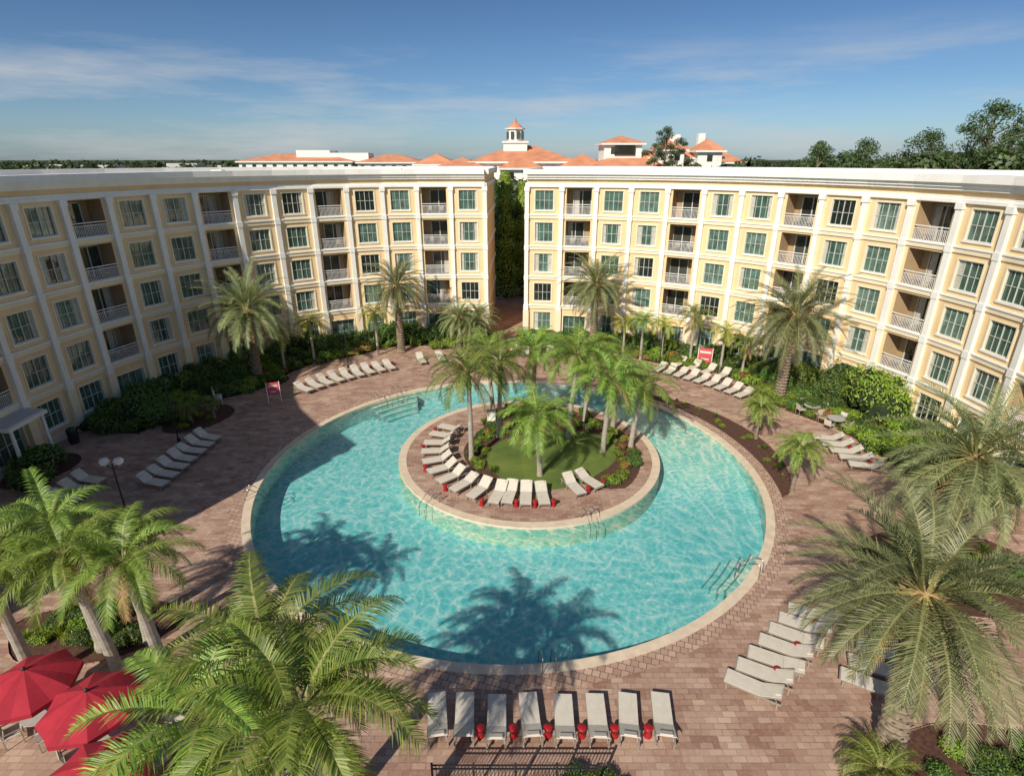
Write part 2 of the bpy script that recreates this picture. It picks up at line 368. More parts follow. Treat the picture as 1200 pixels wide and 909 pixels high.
LP,LN=build_wing(LC,'hotel_building'); RP,RN=build_wing(RC,'hotel_building')
def bed(P,Nn,j0,j1,df):
    mb=MB()
    for j in range(j0,j1):
        for k in range(4):
            t0=k/4;t1=(k+1)/4
            def e(t,n): 
                q=P[j].lerp(P[j+1],t)+Nn[j].lerp(Nn[j+1],t)*n; return (q.x,q.y)
            d0=df(j+t0);d1=df(j+t1)
            mb.poly([(*e(t0,.1),.012),(*e(t1,.1),.012),(*e(t1,d1),.012),(*e(t0,d0),.012)],0)
            mb.poly([(*e(t0,d0),0),(*e(t1,d1),0),(*e(t1,d1),.06),(*e(t0,d0),.06)],1)
            mb.poly([(*e(t0,d0-.12),.06),(*e(t1,d1-.12),.06),(*e(t1,d1),.06),(*e(t0,d0),.06)],1)
    put('planting_bed',mb.mesh('bed',[m_mulch,m_cop2]))
dL=lambda s:3.6+2.9*math.exp(-((s-8.5)/3.)**2)+.5*math.sin(s*1.7)
dR=lambda s:4.1+2.0*math.exp(-((s-10)/2.2)**2)+.5*math.sin(s*1.5+1)
bed(LP,LN,0,12,dL); bed(RP,RN,0,14,dR)

# ------------------------------------------------------------ foliage generators
def leafquad(mb,p,n,size,asp,rng,m=0):
    n=Vector(n).normalized(); a=n.orthogonal().normalized(); t=rng.uniform(0,2*pi); b_=n.cross(a)
    u=a*math.cos(t)+b_*math.sin(t); w=n.cross(u); u=u*size; w=w*size*asp; p=Vector(p)
    k=len(mb.v); mb.v.extend([tuple(p-u),tuple(p+w*.8),tuple(p+u+n*size*.15),tuple(p-w*.8)])
    mb.f.append((k,k+1,k+2,k+3)); mb.m.append(m)
def rdir(rng):
    z=rng.uniform(-1,1);t=rng.uniform(0,2*pi);r=math.sqrt(1-z*z); return Vector((r*math.cos(t),r*math.sin(t),z))
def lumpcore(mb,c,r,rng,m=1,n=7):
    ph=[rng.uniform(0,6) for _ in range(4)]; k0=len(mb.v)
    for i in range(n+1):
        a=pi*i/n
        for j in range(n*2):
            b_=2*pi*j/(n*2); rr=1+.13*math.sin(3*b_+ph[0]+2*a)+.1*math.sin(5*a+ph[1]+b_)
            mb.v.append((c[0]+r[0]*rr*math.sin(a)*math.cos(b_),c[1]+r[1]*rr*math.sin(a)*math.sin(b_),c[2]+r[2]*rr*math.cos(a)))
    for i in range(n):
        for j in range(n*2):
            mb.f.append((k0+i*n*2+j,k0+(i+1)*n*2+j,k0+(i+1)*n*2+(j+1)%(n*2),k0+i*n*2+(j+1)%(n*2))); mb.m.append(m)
def bush_mesh(seed,count,leaf,lm,flat=.8,lobes=6):
    rng=random.Random(seed); mb=MB(); L=[]
    for i in range(lobes):
        a=rng.uniform(0,2*pi); d=rng.uniform(.1,.55); r=rng.uniform(.38,.6)
        L.append((Vector((d*math.cos(a),d*math.sin(a),rng.uniform(.3,.75)*flat)),r))
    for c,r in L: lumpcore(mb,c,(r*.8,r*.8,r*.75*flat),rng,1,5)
    for i in range(count):
        c,r=rng.choice(L); d=rdir(rng)
        if d.z<-.4: d.z=-d.z
        p=c+Vector((d.x,d.y,d.z*flat))*r*rng.uniform(.78,1.1)
        if p.z<.02: continue
        leafquad(mb,p,d+rdir(rng)*.8,leaf*rng.uniform(.6,1.2),.55,rng,0)
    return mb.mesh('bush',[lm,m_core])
def spiky_mesh(seed,n,L,lm):
    rng=random.Random(seed); mb=MB()
    for i in range(n):
        az=rng.uniform(0,2*pi); e=rng.uniform(.35,1.45); l=L*rng.uniform(.7,1.1); o=Vector((rng.uniform(-.1,.1),rng.uniform(-.1,.1),0))
        d=Vector((math.cos(az)*math.cos(e),math.sin(az)*math.cos(e),math.sin(e))); s=Vector((-math.sin(az),math.cos(az),0))*L*.035
        p1=o+d*l*.6; p2=o+d*l; p2.z-=l*.3*math.cos(e); k=len(mb.v)
        mb.v.extend([tuple(o-s*.5),tuple(o+s*.5),tuple(p1+s),tuple(p1-s),tuple(p2)])
        mb.f.extend([(k,k+1,k+2,k+3),(k+3,k+2,k+4)]); mb.m.extend([0,0])
    return mb.mesh('spiky',[lm])
BUSH=[bush_mesh(i,1300,.085,m_shrub) for i in range(3)]+[bush_mesh(10+i,1300,.08,m_shrub2,.7) for i in range(2)]
BIG=[bush_mesh(30+i,6500,.045,m_shrub2 if i==0 else m_shrub,.85,14) for i in range(2)]
SPK=[spiky_mesh(50,90,1,m_shrub2),spiky_mesh(51,90,1,m_shrub)]
CRO=bush_mesh(60,1000,.1,m_crot,.8)
def bush(x,y,r,kind=None,hz=1.,z=0):
    kind=R.randrange(5) if kind is None else kind
    me=BUSH[kind] if kind<5 else (BIG[kind-5] if kind<7 else (SPK[kind-7] if kind<9 else CRO))
    nm='shrub' if kind<5 else ('large_shrub' if kind<7 else ('grass_clump' if kind<9 else 'croton_shrub'))
    return put(nm,me,(x,y,z),R.uniform(0,6.28),(r,r*R.uniform(.85,1.1),r*hz))

def frond(mb,o,az,e0,L,droop,ll,n,wid,vee,rng,curl=0,m=0,mr=1,grav=.25,fw0=.35,fw1=1.3):
    pos=Vector(o); ds=L/n; prev=None
    for i in range(n+1):
        t=i/n; e=e0-droop*t**1.25; azz=az+curl*t
        ce,se=math.cos(e),math.sin(e); d=Vector((ce*math.cos(azz),ce*math.sin(azz),se)); side=Vector((-math.sin(azz),math.cos(azz),0)); up=d.cross(side)
        if i: pos=pos+d*ds
        w=.04*(1-t)+.008; k=len(mb.v)
        mb.v.extend([tuple(pos-side*w),tuple(pos+side*w)])
        if prev is not None: mb.f.append((prev,prev+1,k+1,k)); mb.m.append(mr)
        prev=k
        if t<.14: continue
        pr=min(1,(t-.1)/.2)*(1-.6*max(0,(t-.5)/.5)**1.5); fw=fw0+(fw1-fw0)*t
        for sg in (-1,1):
            v=vee+rng.uniform(-.2,.2); l=ll*pr*rng.uniform(.82,1.12)
            dr=(d*(fw+rng.uniform(-.13,.13))+side*(sg*math.cos(v))+up*math.sin(v)).normalized()
            mid=pos+dr*l*.5; tip=pos+dr*l; g=grav*rng.uniform(.7,1.3); mid.z-=l*g*.25; tip.z-=l*g
            ww=d*wid; k=len(mb.v)
            mb.v.extend([tuple(pos-ww*.5),tuple(pos+ww*.5),tuple(mid+ww*.55),tuple(mid-ww*.55),tuple(tip)])
            mb.f.extend([(k,k+1,k+2,k+3),(k+3,k+2,k+4)]); mb.m.extend([m,m])
def crown_date(seed,nf=75,L=4.0):
    rng=random.Random(seed); mb=MB()
    for i in range(nf):
        t=(i+.5)/nf; az=i*2.39996+rng.uniform(-.2,.2)
        e0=rad(78-112*t**.9)+rng.uniform(-.1,.1)
        frond(mb,(.22*math.cos(az),.22*math.sin(az),.3*(1-t)),az,e0,L*rng.uniform(.82,1.06)*(1-.08*t),rad(58+14*rng.random()),.55,52,.04,.45,rng,rng.uniform(-.15,.15),grav=.14)
    for i in range(12):
        az=rng.uniform(0,6.28); frond(mb,(.2*math.cos(az),.2*math.sin(az),-.2),az,rad(-35),L*.55,rad(45),.35,20,.04,.2,rng,m=2,mr=2)
    mb.tube([(0,0,-.9),(0,0,-.5),(0,0,-.1),(0,0,.3)],[.3,.48,.5,.2],9,2)
    for i in range(60):
        az=i*2.4; z=-.9+.9*i/60; r=.33+.15*(i/60)
        d=Vector((math.cos(az),math.sin(az),.9)); o=Vector((r*math.cos(az),r*math.sin(az),z)); s=Vector((-math.sin(az),math.cos(az),0))*.07
        k=len(mb.v); mb.v.extend([tuple(o-s),tuple(o+s),tuple(o+d*.22+s*.6),tuple(o+d*.22-s*.6)]); mb.f.append((k,k+1,k+2,k+3)); mb.m.append(2)
    return mb.mesh('date_crown',[m_date,m_rach,m_dead])
def crown_queen(seed,nf=24,L=2.9,lm=m_queen,shaft=True,ll=.62,n=50,wid=.038,grav=.42):
    rng=random.Random(seed); mb=MB()
    for i in range(nf):
        t=(i+.5)/nf; az=i*2.39996+rng.uniform(-.25,.25); e0=rad(74-75*t)+rng.uniform(-.12,.12)
        frond(mb,(.06*math.cos(az),.06*math.sin(az),.1),az,e0,L*rng.uniform(.82,1.1),rad(85+22*rng.random()),ll,n,wid,rng.choice((.1,.35,.7)),rng,rng.uniform(-.35,.35),grav=grav,fw0=.3,fw1=.9)
    for i in range(2): az=rng.uniform(0,6.28); frond(mb,(0,0,0),az,rad(-25),L*.8,rad(60),ll*.7,n,wid*.8,.1,rng,m=2,mr=2,grav=.6)
    if shaft: mb.tube([(0,0,-.95),(0,0,-.6),(0,0,-.1),(0,0,.15)],[.13,.17,.12,.06],9,3)
    return mb.mesh('crown',[lm,m_rach,m_dead,m_shaft])
DATE=[crown_date(1),crown_date(2,68)]
QUEEN=[crown_queen(3),crown_queen(4,20),crown_queen(5,26,3.0)]
ROYAL=[crown_queen(6,22,3.2,ll=.68,n=72,wid=.034),crown_queen(7,24,3.1,ll=.68,n=72,wid=.034),crown_queen(17,20,3.3,ll=.7,n=72,wid=.034)]
YEL=crown_queen(8,18,1.7,m_yel,ll=.42,n=28)
PYG=crown_queen(9,40,1.5,m_queen,False,ll=.3,n=34,wid=.026)
def palm(name,crown,x,y,h,tx=None,ty=None,s=1.,r=.16,mat=m_trunk2,boots=False):
    root=empty(name,(x,y,0)); tx=x if tx is None else tx; ty=y if ty is None else ty
    mb=MB(); pts=[];rs=[]; n=int(h/(.13 if boots else .3))+2
    for i in range(n+1):
        t=i/n; pts.append(((tx-x)*t**1.5,(ty-y)*t**1.5,h*t-.02)); rr=r*(1.25-.3*t) if t>.05 else r*1.5
        rs.append(rr*(1+(.13 if boots else .025)*(1 if i%2 else -1)))
    mb.tube(pts,rs,11,0)
    if boots:
        for i in range(int(h*38)):
            az=i*2.4;z=h*i/(h*38);rr=r*(1.25-.3*z/h)
            cx,cy=(tx-x)*(z/h)**1.5,(ty-y)*(z/h)**1.5
            o=Vector((cx+rr*math.cos(az),cy+rr*math.sin(az),z)); d=Vector((math.cos(az)*.6,math.sin(az)*.6,1)); sd=Vector((-math.sin(az),math.cos(az),0))*.07
            k=len(mb.v); mb.v.extend([tuple(o-sd),tuple(o+sd),tuple(o+d*.13+sd*.5),tuple(o+d*.13-sd*.5)]); mb.f.append((k,k+1,k+2,k+3)); mb.m.append(0)
    put('trunk',mb.mesh('trunk',[mat]),parent=root)
    put('crown',crown,(tx-x,ty-y,h+(.3 if boots else .75)*s),R.uniform(0,6.28),s,parent=root)
    return root
palm('date_palm',DATE[0],-22,46,6.0,s=1.15,r=.33,mat=m_trunk,boots=True)
palm('date_palm',DATE[1],-11.1,54.2,6.3,s=.98,r=.3,mat=m_trunk,boots=True)
palm('date_palm',DATE[0],8,53.8,6.5,s=1.02,r=.3,mat=m_trunk,boots=True)
palm('date_palm',DATE[1],21.4,41.9,6.6,s=1.2,r=.33,mat=m_trunk,boots=True)
palm('date_palm',DATE[0],20.6,22.2,5.3,s=1.1,r=.33,mat=m_trunk,boots=True)
palm('date_palm',DATE[1],12.3,12.8,5.2,12.7,13.8,s=1.12,r=.33,mat=m_trunk,boots=True)
for x,y,h,s in ((-5.3,54.5,3.2,.66),(-3.3,55.2,3.0,.62),(-4.2,53.8,2.6,.6)): palm('date_palm',DATE[1],x,y,h,s=s,r=.22,mat=m_trunk,boots=True)
for i,(x,y,h,s) in enumerate(((-2.6,32.2,5.0,1.1),(-.9,35.4,4.7,1.),(3.9,35.3,5.2,1.08),(1.7,30.2,3.2,1.0),(6.0,33.2,4.4,1.1),(8.0,34.0,3.4,.95),(1.5,37.4,4.8,1.),(-1.4,38.5,4.5,1.),(5.4,38.0,4.4,1.),(7.2,36.6,4.0,.9))):
    palm('queen_palm',QUEEN[i%3],x,y,h,x+R.uniform(-.4,.4),y+R.uniform(-.3,.3),s=s,r=.14)
for i,(x,y,tx,ty,h,s) in enumerate(((-12.7,15.4,-12.3,14.6,5.6,.72),(-14.6,15.6,-14.4,14.9,5.6,.74),(-16.2,17.0,-15.9,16.4,5.7,.74),(-17.6,15.4,-17.2,14.9,5.2,.8),(-14.6,17.4,-14.0,17.0,4.6,.66))):
    palm('royal_palm',ROYAL[i%3],x,y,h,tx,ty,s=s,r=.17)
for i,(x,y,h,s) in enumerate(((-5.7,9.9,6.5,.93),(-4.3,8.3,6.8,.95),(-6.6,8.6,6.1,.9))):
    palm('royal_palm',ROYAL[i%3],x,y,h,s=s,r=.18)
for x,y,h in ((-18.6,50.5,3.2),(-13.2,53.2,3.4),(-20.7,48.6,2.6)): palm('arikury_palm',YEL,x,y,h,s=1.1,r=.1)
for i,(x,y,h) in enumerate(((12.3,51.5,3.4),(14.2,51.3,2.8),(16.8,50.7,4.2),(18.9,48.4,3.0),(20.4,47.2,2.6),(10.9,53.0,2.5))): palm('queen_palm',QUEEN[i%3] if i%2==0 else YEL,x,y,h,s=.66 if i%2==0 else 1.,r=.1)
for x,y,h,s in ((16.9,35.2,1.5,1.),(16.3,28.4,1.9,1.15),(-23.6,37.8,.5,.7),(-22.3,38.6,.8,.6),(11.2,11.6,.0,.9),(18.8,39.4,.9,.8)): palm('pygmy_date_palm',PYG,x,y,h,s=s,r=.1,mat=m_trunk)

# ------------------------------------------------------------ shrubs
for P,Nn,df,js in ((LP,LN,dL,(0,12)),(RP,RN,dR,(0,14))):
    j=js[0]+.1
    while j<js[1]-.1:
        i=int(j);t=j-i; base=P[i].lerp(P[i+1],t); nn=Nn[i].lerp(Nn[i+1],t); dd=df(j)
        n=.9
        patch=int(j*1.3)%4   # groups of the same planting
        while n<dd-.3:
            r=R.uniform(.6,1.05)*(1.5 if n<2 else .9); q=base+nn*(n+R.uniform(-.2,.2))
            if n<2: kind=R.choice((0,1,2,0,1,3))
            elif n<dd-1.4: kind=R.choice(((0,1,2),(3,4,3),(2,0,9),(1,3,0))[patch])
            else: kind=R.choice(((4,4,3),(7,8,0),(3,4,9),(8,7,4))[(patch+1)%4])
            bush(q.x+R.uniform(-.25,.25),q.y+R.uniform(-.25,.25),r,kind,R.uniform(.8,1.5) if kind<5 else .9); n+=r*1.0
        j+=.25
def bedpatch(pts,z=.014):
    mb=MB(); mb.poly([(x,y,z) for x,y in pts],0); k=len(pts)
    for i in range(k):
        a=pts[i];b_=pts[(i+1)%k]; mb.poly([(*a,0),(*b_,0),(*b_,.07),(*a,.07)],1)
    put('planting_bed',mb.mesh('bed',[m_mulch,m_cop2]))
def circ(x,y,rx,ry=None,n=28,ph=0): ry=ry or rx; return [(x+rx*(1+.08*math.sin(3*a+ph))*math.cos(a),y+ry*(1+.08*math.sin(2*a+ph))*math.sin(a)) for a in [2*pi*i/n for i in range(n)]]
def fill(x,y,rx,ry,n,kinds,rr=(.35,.7)):
    for _ in range(n):
        a=R.uniform(0,6.28);d=math.sqrt(R.random())*.85; bush(x+rx*d*math.cos(a),y+ry*d*math.sin(a),R.uniform(*rr),R.choice(kinds))
bedpatch(circ(-23.5,38.5,2.3,2.6)); fill(-24,38.5,1.8,2.2,14,(7,8,3),(.3,.5))
bedpatch(circ(-22,45.8,2.4,2.2)); fill(-22.5,46.3,2.2,1.8,30,(0,3,4,7,4),(.5,.85))
bedpatch(circ(21.6,41.8,2.3,1.6)); fill(21.8,42,2,1.5,18,(0,3,8,7),(.4,.75))
bedpatch(circ(-29.3,30.8,1.8,2.2)); bush(-29.2,31.2,1.7,1,.95); bush(-28.3,29,1.2,0)
bush(-26.4,38.0,2.0,6,1.0); bush(-28.6,36.6,1.4,0); bush(-28.9,38.8,1.5,2)
bush(-28.7,41.5,1.8,0,1.1);bush(-27.6,44,1.6,3,1.1);bush(-26.3,46.3,1.6,0,1.1);bush(-24.8,48.7,1.4,2)
bush(26.7,38.1,2.7,5,1.35); bush(26.3,41.4,2.3,6,1.2); bush(24.6,44.2,1.9,5,1.1); bush(27,35.2,1.6,3); bush(27,33,1.5,4); bush(26.6,30.8,1.7,0); bush(26.2,28.6,1.6,3); bush(25.4,26.6,1.5,1)
bedpatch(circ(20.8,21.8,4.0,3.2)); fill(20.8,21.8,3.6,2.8,32,(0,1,2,3,8),(.5,.9))
bedpatch(circ(14.9,11.9,3.2,1.9)); fill(15.4,11.8,2.6,1.4,30,(0,1,3,4),(.35,.65)); bush(10.7,11.3,.8,7)
bedpatch(circ(-17.2,17.9,3.4,1.8)); fill(-17.4,18.0,3.0,1.6,26,(0,1,3,7,4),(.5,.8))
bedpatch(circ(-5.2,8.6,3,2)); fill(-5.2,8.6,2.6,1.8,14,(0,3,7),(.5,.8))
fill(3.0,11.6,2.2,.4,8,(3,0,4),(.3,.5))
for x,y,r in ((-2.6,56.6,1.2),(-1.9,55.2,.9),(2.1,56.2,1.2),(3.4,55.4,1.4),(4.6,54.2,1.2),(2.6,54.5,1.),(-4.8,56.6,1.4),(5.8,55.4,1.4),(-6.5,56.0,1.2),(-7.6,55.4,1.),(6.3,53.7,1.)): bush(x,y,r)
mb=MB(); a0,a1=rad(-12),rad(48); n=40
for i in range(n):
    def e(k,r): a=a0+(a1-a0)*k/n; return (PC[0]+r*math.cos(a),PC[1]+r*math.sin(a))
    w0=16.05;f=lambda k:16.05+1.9*math.sin(pi*k/n)**.6
    mb.poly([(*e(i,w0),.014),(*e(i,f(i)),.014),(*e(i+1,f(i+1)),.014),(*e(i+1,w0),.014)],0)
    mb.poly([(*e(i,f(i)),0),(*e(i+1,f(i+1)),0),(*e(i+1,f(i+1)),.07),(*e(i,f(i)),.07)],1)
put('planting_bed',mb.mesh('bed',[m_mulch,m_cop2]))
for k in range(24):
    a=rad(R.uniform(-8,44)); r=R.uniform(16.4,17.4); bush(PC[0]+r*math.cos(a),PC[1]+r*math.sin(a),R.uniform(.2,.42),R.choice((7,8,3)))
for k in range(110):
    a=rad(R.uniform(-50,150)); rr=bedr(a)*R.uniform(.7,.96); x=IC[0]+rr*math.cos(a);y=IC[1]+rr*math.sin(a)
    if math.hypot(x-gc[0],y-gc[1])<4.3: continue
    bush(x,y,R.uniform(.3,.58),R.choice((0,1,3,3,4,7,8,9)),z=.03)
for k in range(26):
    a=rad(R.uniform(120,235)); rr=R.uniform(2.9,4.1); x=IC[0]+rr*math.cos(a);y=IC[1]+rr*math.sin(a)
    if math.hypot(x-gc[0],y-gc[1])<4.1: continue
    bush(x,y,R.uniform(.28,.5),R.choice((0,3,3,7,8,4)),z=.03)

# ------------------------------------------------------------ furniture
def chaise_mesh(ang):
    mb=MB(); w=.33
    for sx in (-w,w-.04): mb.abox(sx,sx+.04,-.95,1.0,.27,.33,1)
    for sx in (-w,w-.05):
        for y in (-.85,.25,.85): mb.abox(sx,sx+.05,y,y+.05,0,.27,1)
    mb.abox(-w,w,-.97,-.93,.275,.325,1)
    mb.abox(-w+.01,w-.01,-.93,.3,.335,.365,0)
    c,s=math.cos(ang),math.sin(ang); o=Vector((-w+.01,.31,.34))
    mb.box(o,(2*w-.02,0,0),(0,.72*c,.72*s),(0,-.03*s,.03*c),0)
    mb.box((-w+.12,.31+.5*c,.37+.5*s),(2*w-.24,0,0),(0,.2*c,.2*s),(0,-.05*s,.05*c),0)
    for sx in (-w-.02,w-.01): mb.box((sx,.30,.30),(.03,0,0),(0,.76*c,.76*s),(0,-.04*s,.04*c),1)
    if ang>.2:
        for sx in (-w+.05,w-.08): mb.box((sx,.85,.3),(.03,0,0),(0,.03,0),(0,.31+.45*c-.85,.04+.45*s),1)
    return mb.mesh('chaise',[m_sling,m_cframe])
CH=[chaise_mesh(rad(36)),chaise_mesh(rad(24)),chaise_mesh(rad(8))]
def chaise(x,y,dx,dy,k=None):
    rz=math.atan2(dy,dx)+pi/2; k=R.choice((0,0,1)) if k is None else k
    put('chaise_lounge',CH[k],(x,y,0.004 if math.hypot(x-IC[0],y-IC[1])>9 else .045),rz+R.uniform(-.07,.07))
mb=MB(); mb.tube([(0,0,0),(0,0,.03),(0,0,.2),(0,0,.34),(0,0,.38),(0,0,.4)],[.15,.14,.09,.14,.16,.15],16,0); TB=mb.mesh('side_table',[m_red],True)
def table(x,y,z=.004): put('side_table',TB,(x,y,z))
xs=[-2.55,-1.62,-.52,.62,1.78,2.9,3.98,5.15]
for i,x in enumerate(xs): chaise(x,13.75+R.uniform(-.05,.05),0+.03*(x-1),1,1)
for i in (1,2,3,4,5,6): table((xs[i]+xs[i+1])/2,13.35)
for i in range(7):
    t=i/6; x=8.7+3.9*t;y=15.0+3.5*t; chaise(x,y,-.87,.45,R.choice((1,2)))
    if i%2==1: table(x+.55,y+.1)
for x,y in ((13.0,15.1),(13.7,15.8),(14.4,16.5)): chaise(x,y,-.87,.45,2)
def arc(r,a0,a1,n,c=PC,tb=2,inward=True,dr=.7):
    for i in range(n):
        a=rad(a0+(a1-a0)*i/max(1,n-1)); x=c[0]+r*math.cos(a);y=c[1]+r*math.sin(a)
        s=-1 if inward else 1; chaise(x,y,s*math.cos(a),s*math.sin(a))
        if tb and i%tb==0:
            a2=a+rad((a1-a0)/(n-1))*.5; rr=r-s*dr; put('side_table',TB,(c[0]+rr*math.cos(a2),c[1]+rr*math.sin(a2),.045 if c==IC else .004))
arc(21.3,143.5,121.5,9); arc(22.3,92,80,5,tb=3); arc(21.6,113,108,2,tb=0); arc(22.2,52,31,9); arc(24.6,50,40,4,tb=3)
for i in range(5):
    x=21.6+.1*i;y=34.7-.95*i; chaise(x,y,-.9,.25)
    if i in(1,3): table(x+.6,y-.5)
for i in range(7): 
    y=34.9-.98*i; chaise(-20.9-.05*i,y,.95,-.25); 
    if i in (1,3,5): table(-21.5,y-.5)
for i in range(3): chaise(-25.2,29.3-1.0*i,.95,-.2)
arc(6.1,153,252,10,IC,2,False,-.9); arc(5.9,258,276,3,IC,1,False,-.7); arc(5.5,297,309,2,IC,1,False,-.6)
def patio_chair_mesh():
    mb=MB()
    for x in (-.25,.22):
        for y in (-.25,.22): mb.abox(x,x+.03,y,y+.03,0,.44 if y<0 else .85,1)
    mb.abox(-.26,.26,-.26,.26,.44,.47,0); mb.box((-.24,.22,.5),(.48,0,0),(0,.08,.38),(0,.02,-.004),0)
    for x in (-.27,.24): mb.abox(x,x+.03,-.25,.22,.62,.65,1); mb.abox(x,x+.03,-.25,-.22,.47,.62,1)
    return mb.mesh('patio_chair',[m_sling,m_cframe])
PCH=patio_chair_mesh()
mb=MB(); mb.tube([(0,0,.70),(0,0,.74)],[.58,.58],28,0); mb.tube([(0,0,.04),(0,0,.7)],[.04,.04],8,1); mb.tube([(0,0,0),(0,0,.04)],[.3,.26],16,1); TT=mb.mesh('table',[m_tabletop,m_cframe])
def dining(x,y,n=4,ph=.4):
    put('patio_table',TT,(x,y,0.004))
    for i in range(n):
        a=ph+2*pi*i/n; put('patio_chair',PCH,(x+.85*math.cos(a),y+.85*math.sin(a),.004),a-pi/2)
for x,y in ((-15.9,13.7),(-13.3,12.9),(-11.6,10.6),(22.7,39.3),(23.3,37.0),(-10.6,12.9)): dining(x,y,4,R.uniform(0,1))
def umbrella(x,y,r=1.45,h=2.6):
    mb=MB(); n=8; top=(0,0,h)
    P_=[(r*math.cos(2*pi*i/n),r*math.sin(2*pi*i/n),h-.62) for i in range(n)]
    for i in range(n):
        a=Vector(P_[i]);b_=Vector(P_[(i+1)%n]); t=Vector(top); S=6
        rows=[]
        for s in range(S+1):
            k=s/S; ra=t.lerp(a,k); rb=t.lerp(b_,k); sag=.06*math.sin(pi*k); ra.z+=sag;rb.z+=sag; rm=(ra+rb)/2; rm.z-=.05*k; rm.x*=1-.03*k; rm.y*=1-.03*k
            rows.append((ra,rm,rb))
        for s in range(S):
            if s==0: mb.poly([rows[0][0],rows[1][0],rows[1][1]],0); mb.poly([rows[0][0],rows[1][1],rows[1][2]],0)
            else:
                mb.poly([rows[s][0],rows[s+1][0],rows[s+1][1],rows[s][1]],0); mb.poly([rows[s][1],rows[s+1][1],rows[s+1][2],rows[s][2]],0)
        e=rows[-1]; dn=Vector((0,0,-.16))
        mb.poly([e[0],e[1],e[1]+dn,e[0]+dn],0); mb.poly([e[1],e[2],e[2]+dn,e[1]+dn],0)
        mb.tube([(0,0,h-.75),tuple(a-Vector((0,0,.03)))],[.012,.01],5,1)
    mb.tube([(0,0,0),(0,0,h+.08)],[.025,.025],8,1); mb.tube([(0,0,h),(0,0,h+.06),(0,0,h+.13)],[.07,.06,.01],8,1); mb.tube([(0,0,0),(0,0,.1)],[.3,.25],16,1)
    put('patio_umbrella',mb.mesh('umbrella',[m_canvas,m_black]),(x,y,.004),R.uniform(0,.7))
umbrella(-15.9,13.7,1.45); umbrella(-13.3,12.9,1.45); umbrella(-11.6,10.6,1.45)
def rail(x,y,ang):
    mb=MB()
    for s in (-.25,.25):
        pts=[(-.35,s,-.0),(-.35,s,.5),(-.3,s,.66),(-.15,s,.72),(.1,s,.64),(.6,s,.2),(.7,s,.0),(.7,s,-.6)]
        mb.tube(pts,.022,8,0)
    put('pool_handrail',mb.mesh('handrail',[m_steel],True),(x,y,0.03),ang)
def railat(c,r,deg,inward=True):
    a=rad(deg); rail(c[0]+r*math.cos(a),c[1]+r*math.sin(a),a+(pi if inward else 0))
for dg in (-84,-40,128,134,193): railat(PC,15.0,dg)
for dg in (228,291): railat(IC,8.4,dg,False)
def lamp(x,y,h,globes):
    mb=MB(); mb.tube([(0,0,0),(0,0,.25),(0,0,.3),(0,0,h)],[.12,.1,.05,.04],10,0)
    if globes:
        for s in (-1,1):
            mb.tube([(0,0,h-.3),(s*.2,0,h-.1),(s*.35,0,h)],.025,6,0)
            mb.tube([(s*.35,0,h-.02),(s*.35,0,h+.05),(s*.35,0,h+.2),(s*.35,0,h+.33),(s*.35,0,h+.38)],[.08,.2,.25,.17,.04],14,1)
    else:
        mb.tube([(0,0,h),(0,0,h+.1),(0,0,h+.35),(0,0,h+.45)],[.06,.14,.1,.02],10,0)
    put('street_lamp',mb.mesh('lamp',[m_black,m_globe],False),(x,y,0),R.uniform(-.3,.3))
lamp(-22.9,34.8,4.2,False); lamp(-20.9,26.0,3.2,True); lamp(-15.2,49.6,3.6,False); lamp(13.6,49.3,3.6,False)
def sign(x,y,w,h,z,rz,m):
    mb=MB(); 
    for s in (-w/2,w/2-.05): mb.abox(s,s+.05,-.03,.03,0,z+h+.05,1)
    mb.abox(-w/2+.05,w/2-.05,-.02,.02,z,z+h,0); mb.abox(-w/2+.15,w/2-.15,-.026,-.02,z+h*.65,z+h*.8,2); mb.abox(-w/2+.3,w/2-.3,-.026,-.02,z+h*.2,z+h*.3,2)
    put('information_sign',mb.mesh('sign',[m,m_white,m_paper]),(x,y,0),rz)
sign(-18.9,41.6,1.0,1.0,.65,.35,m_pink); sign(17.8,49.6,1.3,1.4,.5,-.4,m_pink)
mb=MB()
for k in range(4): mb.abox(-.9,.9,-.25+.13*k,-.15+.13*k,.43,.46)
for k in range(3): mb.abox(-.9,.9,.27+.02*k,.30+.02*k,.52+.14*k,.62+.14*k)
for x in (-.85,0,.8): mb.abox(x,x+.05,-.24,-.19,0,.43); mb.abox(x,x+.05,.22,.27,0,.9); mb.abox(x,x+.05,-.22,.25,.38,.425)
for x in (-.9,.84): mb.abox(x,x+.06,-.26,.26,.62,.66); mb.abox(x,x+.05,-.26,-.2,.43,.62)
put('park_bench',mb.mesh('bench',[m_white]),(-23.6,42.0,0),rad(-60)+pi)
mb=MB(); mb.tube([(0,0,0),(0,0,.05),(0,0,.85),(0,0,.9),(0,0,1.1),(0,0,1.15)],[.28,.3,.32,.34,.25,.05],16,0); mb.abox(-.15,.15,-.31,-.27,.88,1.0,1)
put('trash_bin',mb.mesh('bin',[m_black,m_steel]),(-29.9,34.6,0),-1.2)
mb=MB(); x0,x1=-2.4,2.6
for z in (.15,1.05,1.2): mb.abox(x0,x1,-.02,.02,z,z+.035)
x=x0
while x<x1: mb.abox(x,x+.02,-.01,.01,.0,1.2); x+=.11
x=x0
while x<=x1+.01: mb.abox(x-.03,x+.03,-.03,.03,0,1.3); x+=1.25
put('metal_fence',mb.mesh('fence',[m_black]),(0,11.5,0))
mb=MB()
mb.box((-31.3,30.2,3.0),(0,3,0),(1.5,0,-.1),(0,0,.22),0); mb.box((-31.25,30.3,3.22),(0,2.8,0),(1.35,0,-.1),(0,0,.1),1)
for y in (30.5,32.9): mb.tube([(-30.0,y,0),(-30.0,y,2.9)],[.12,.1],12,0)
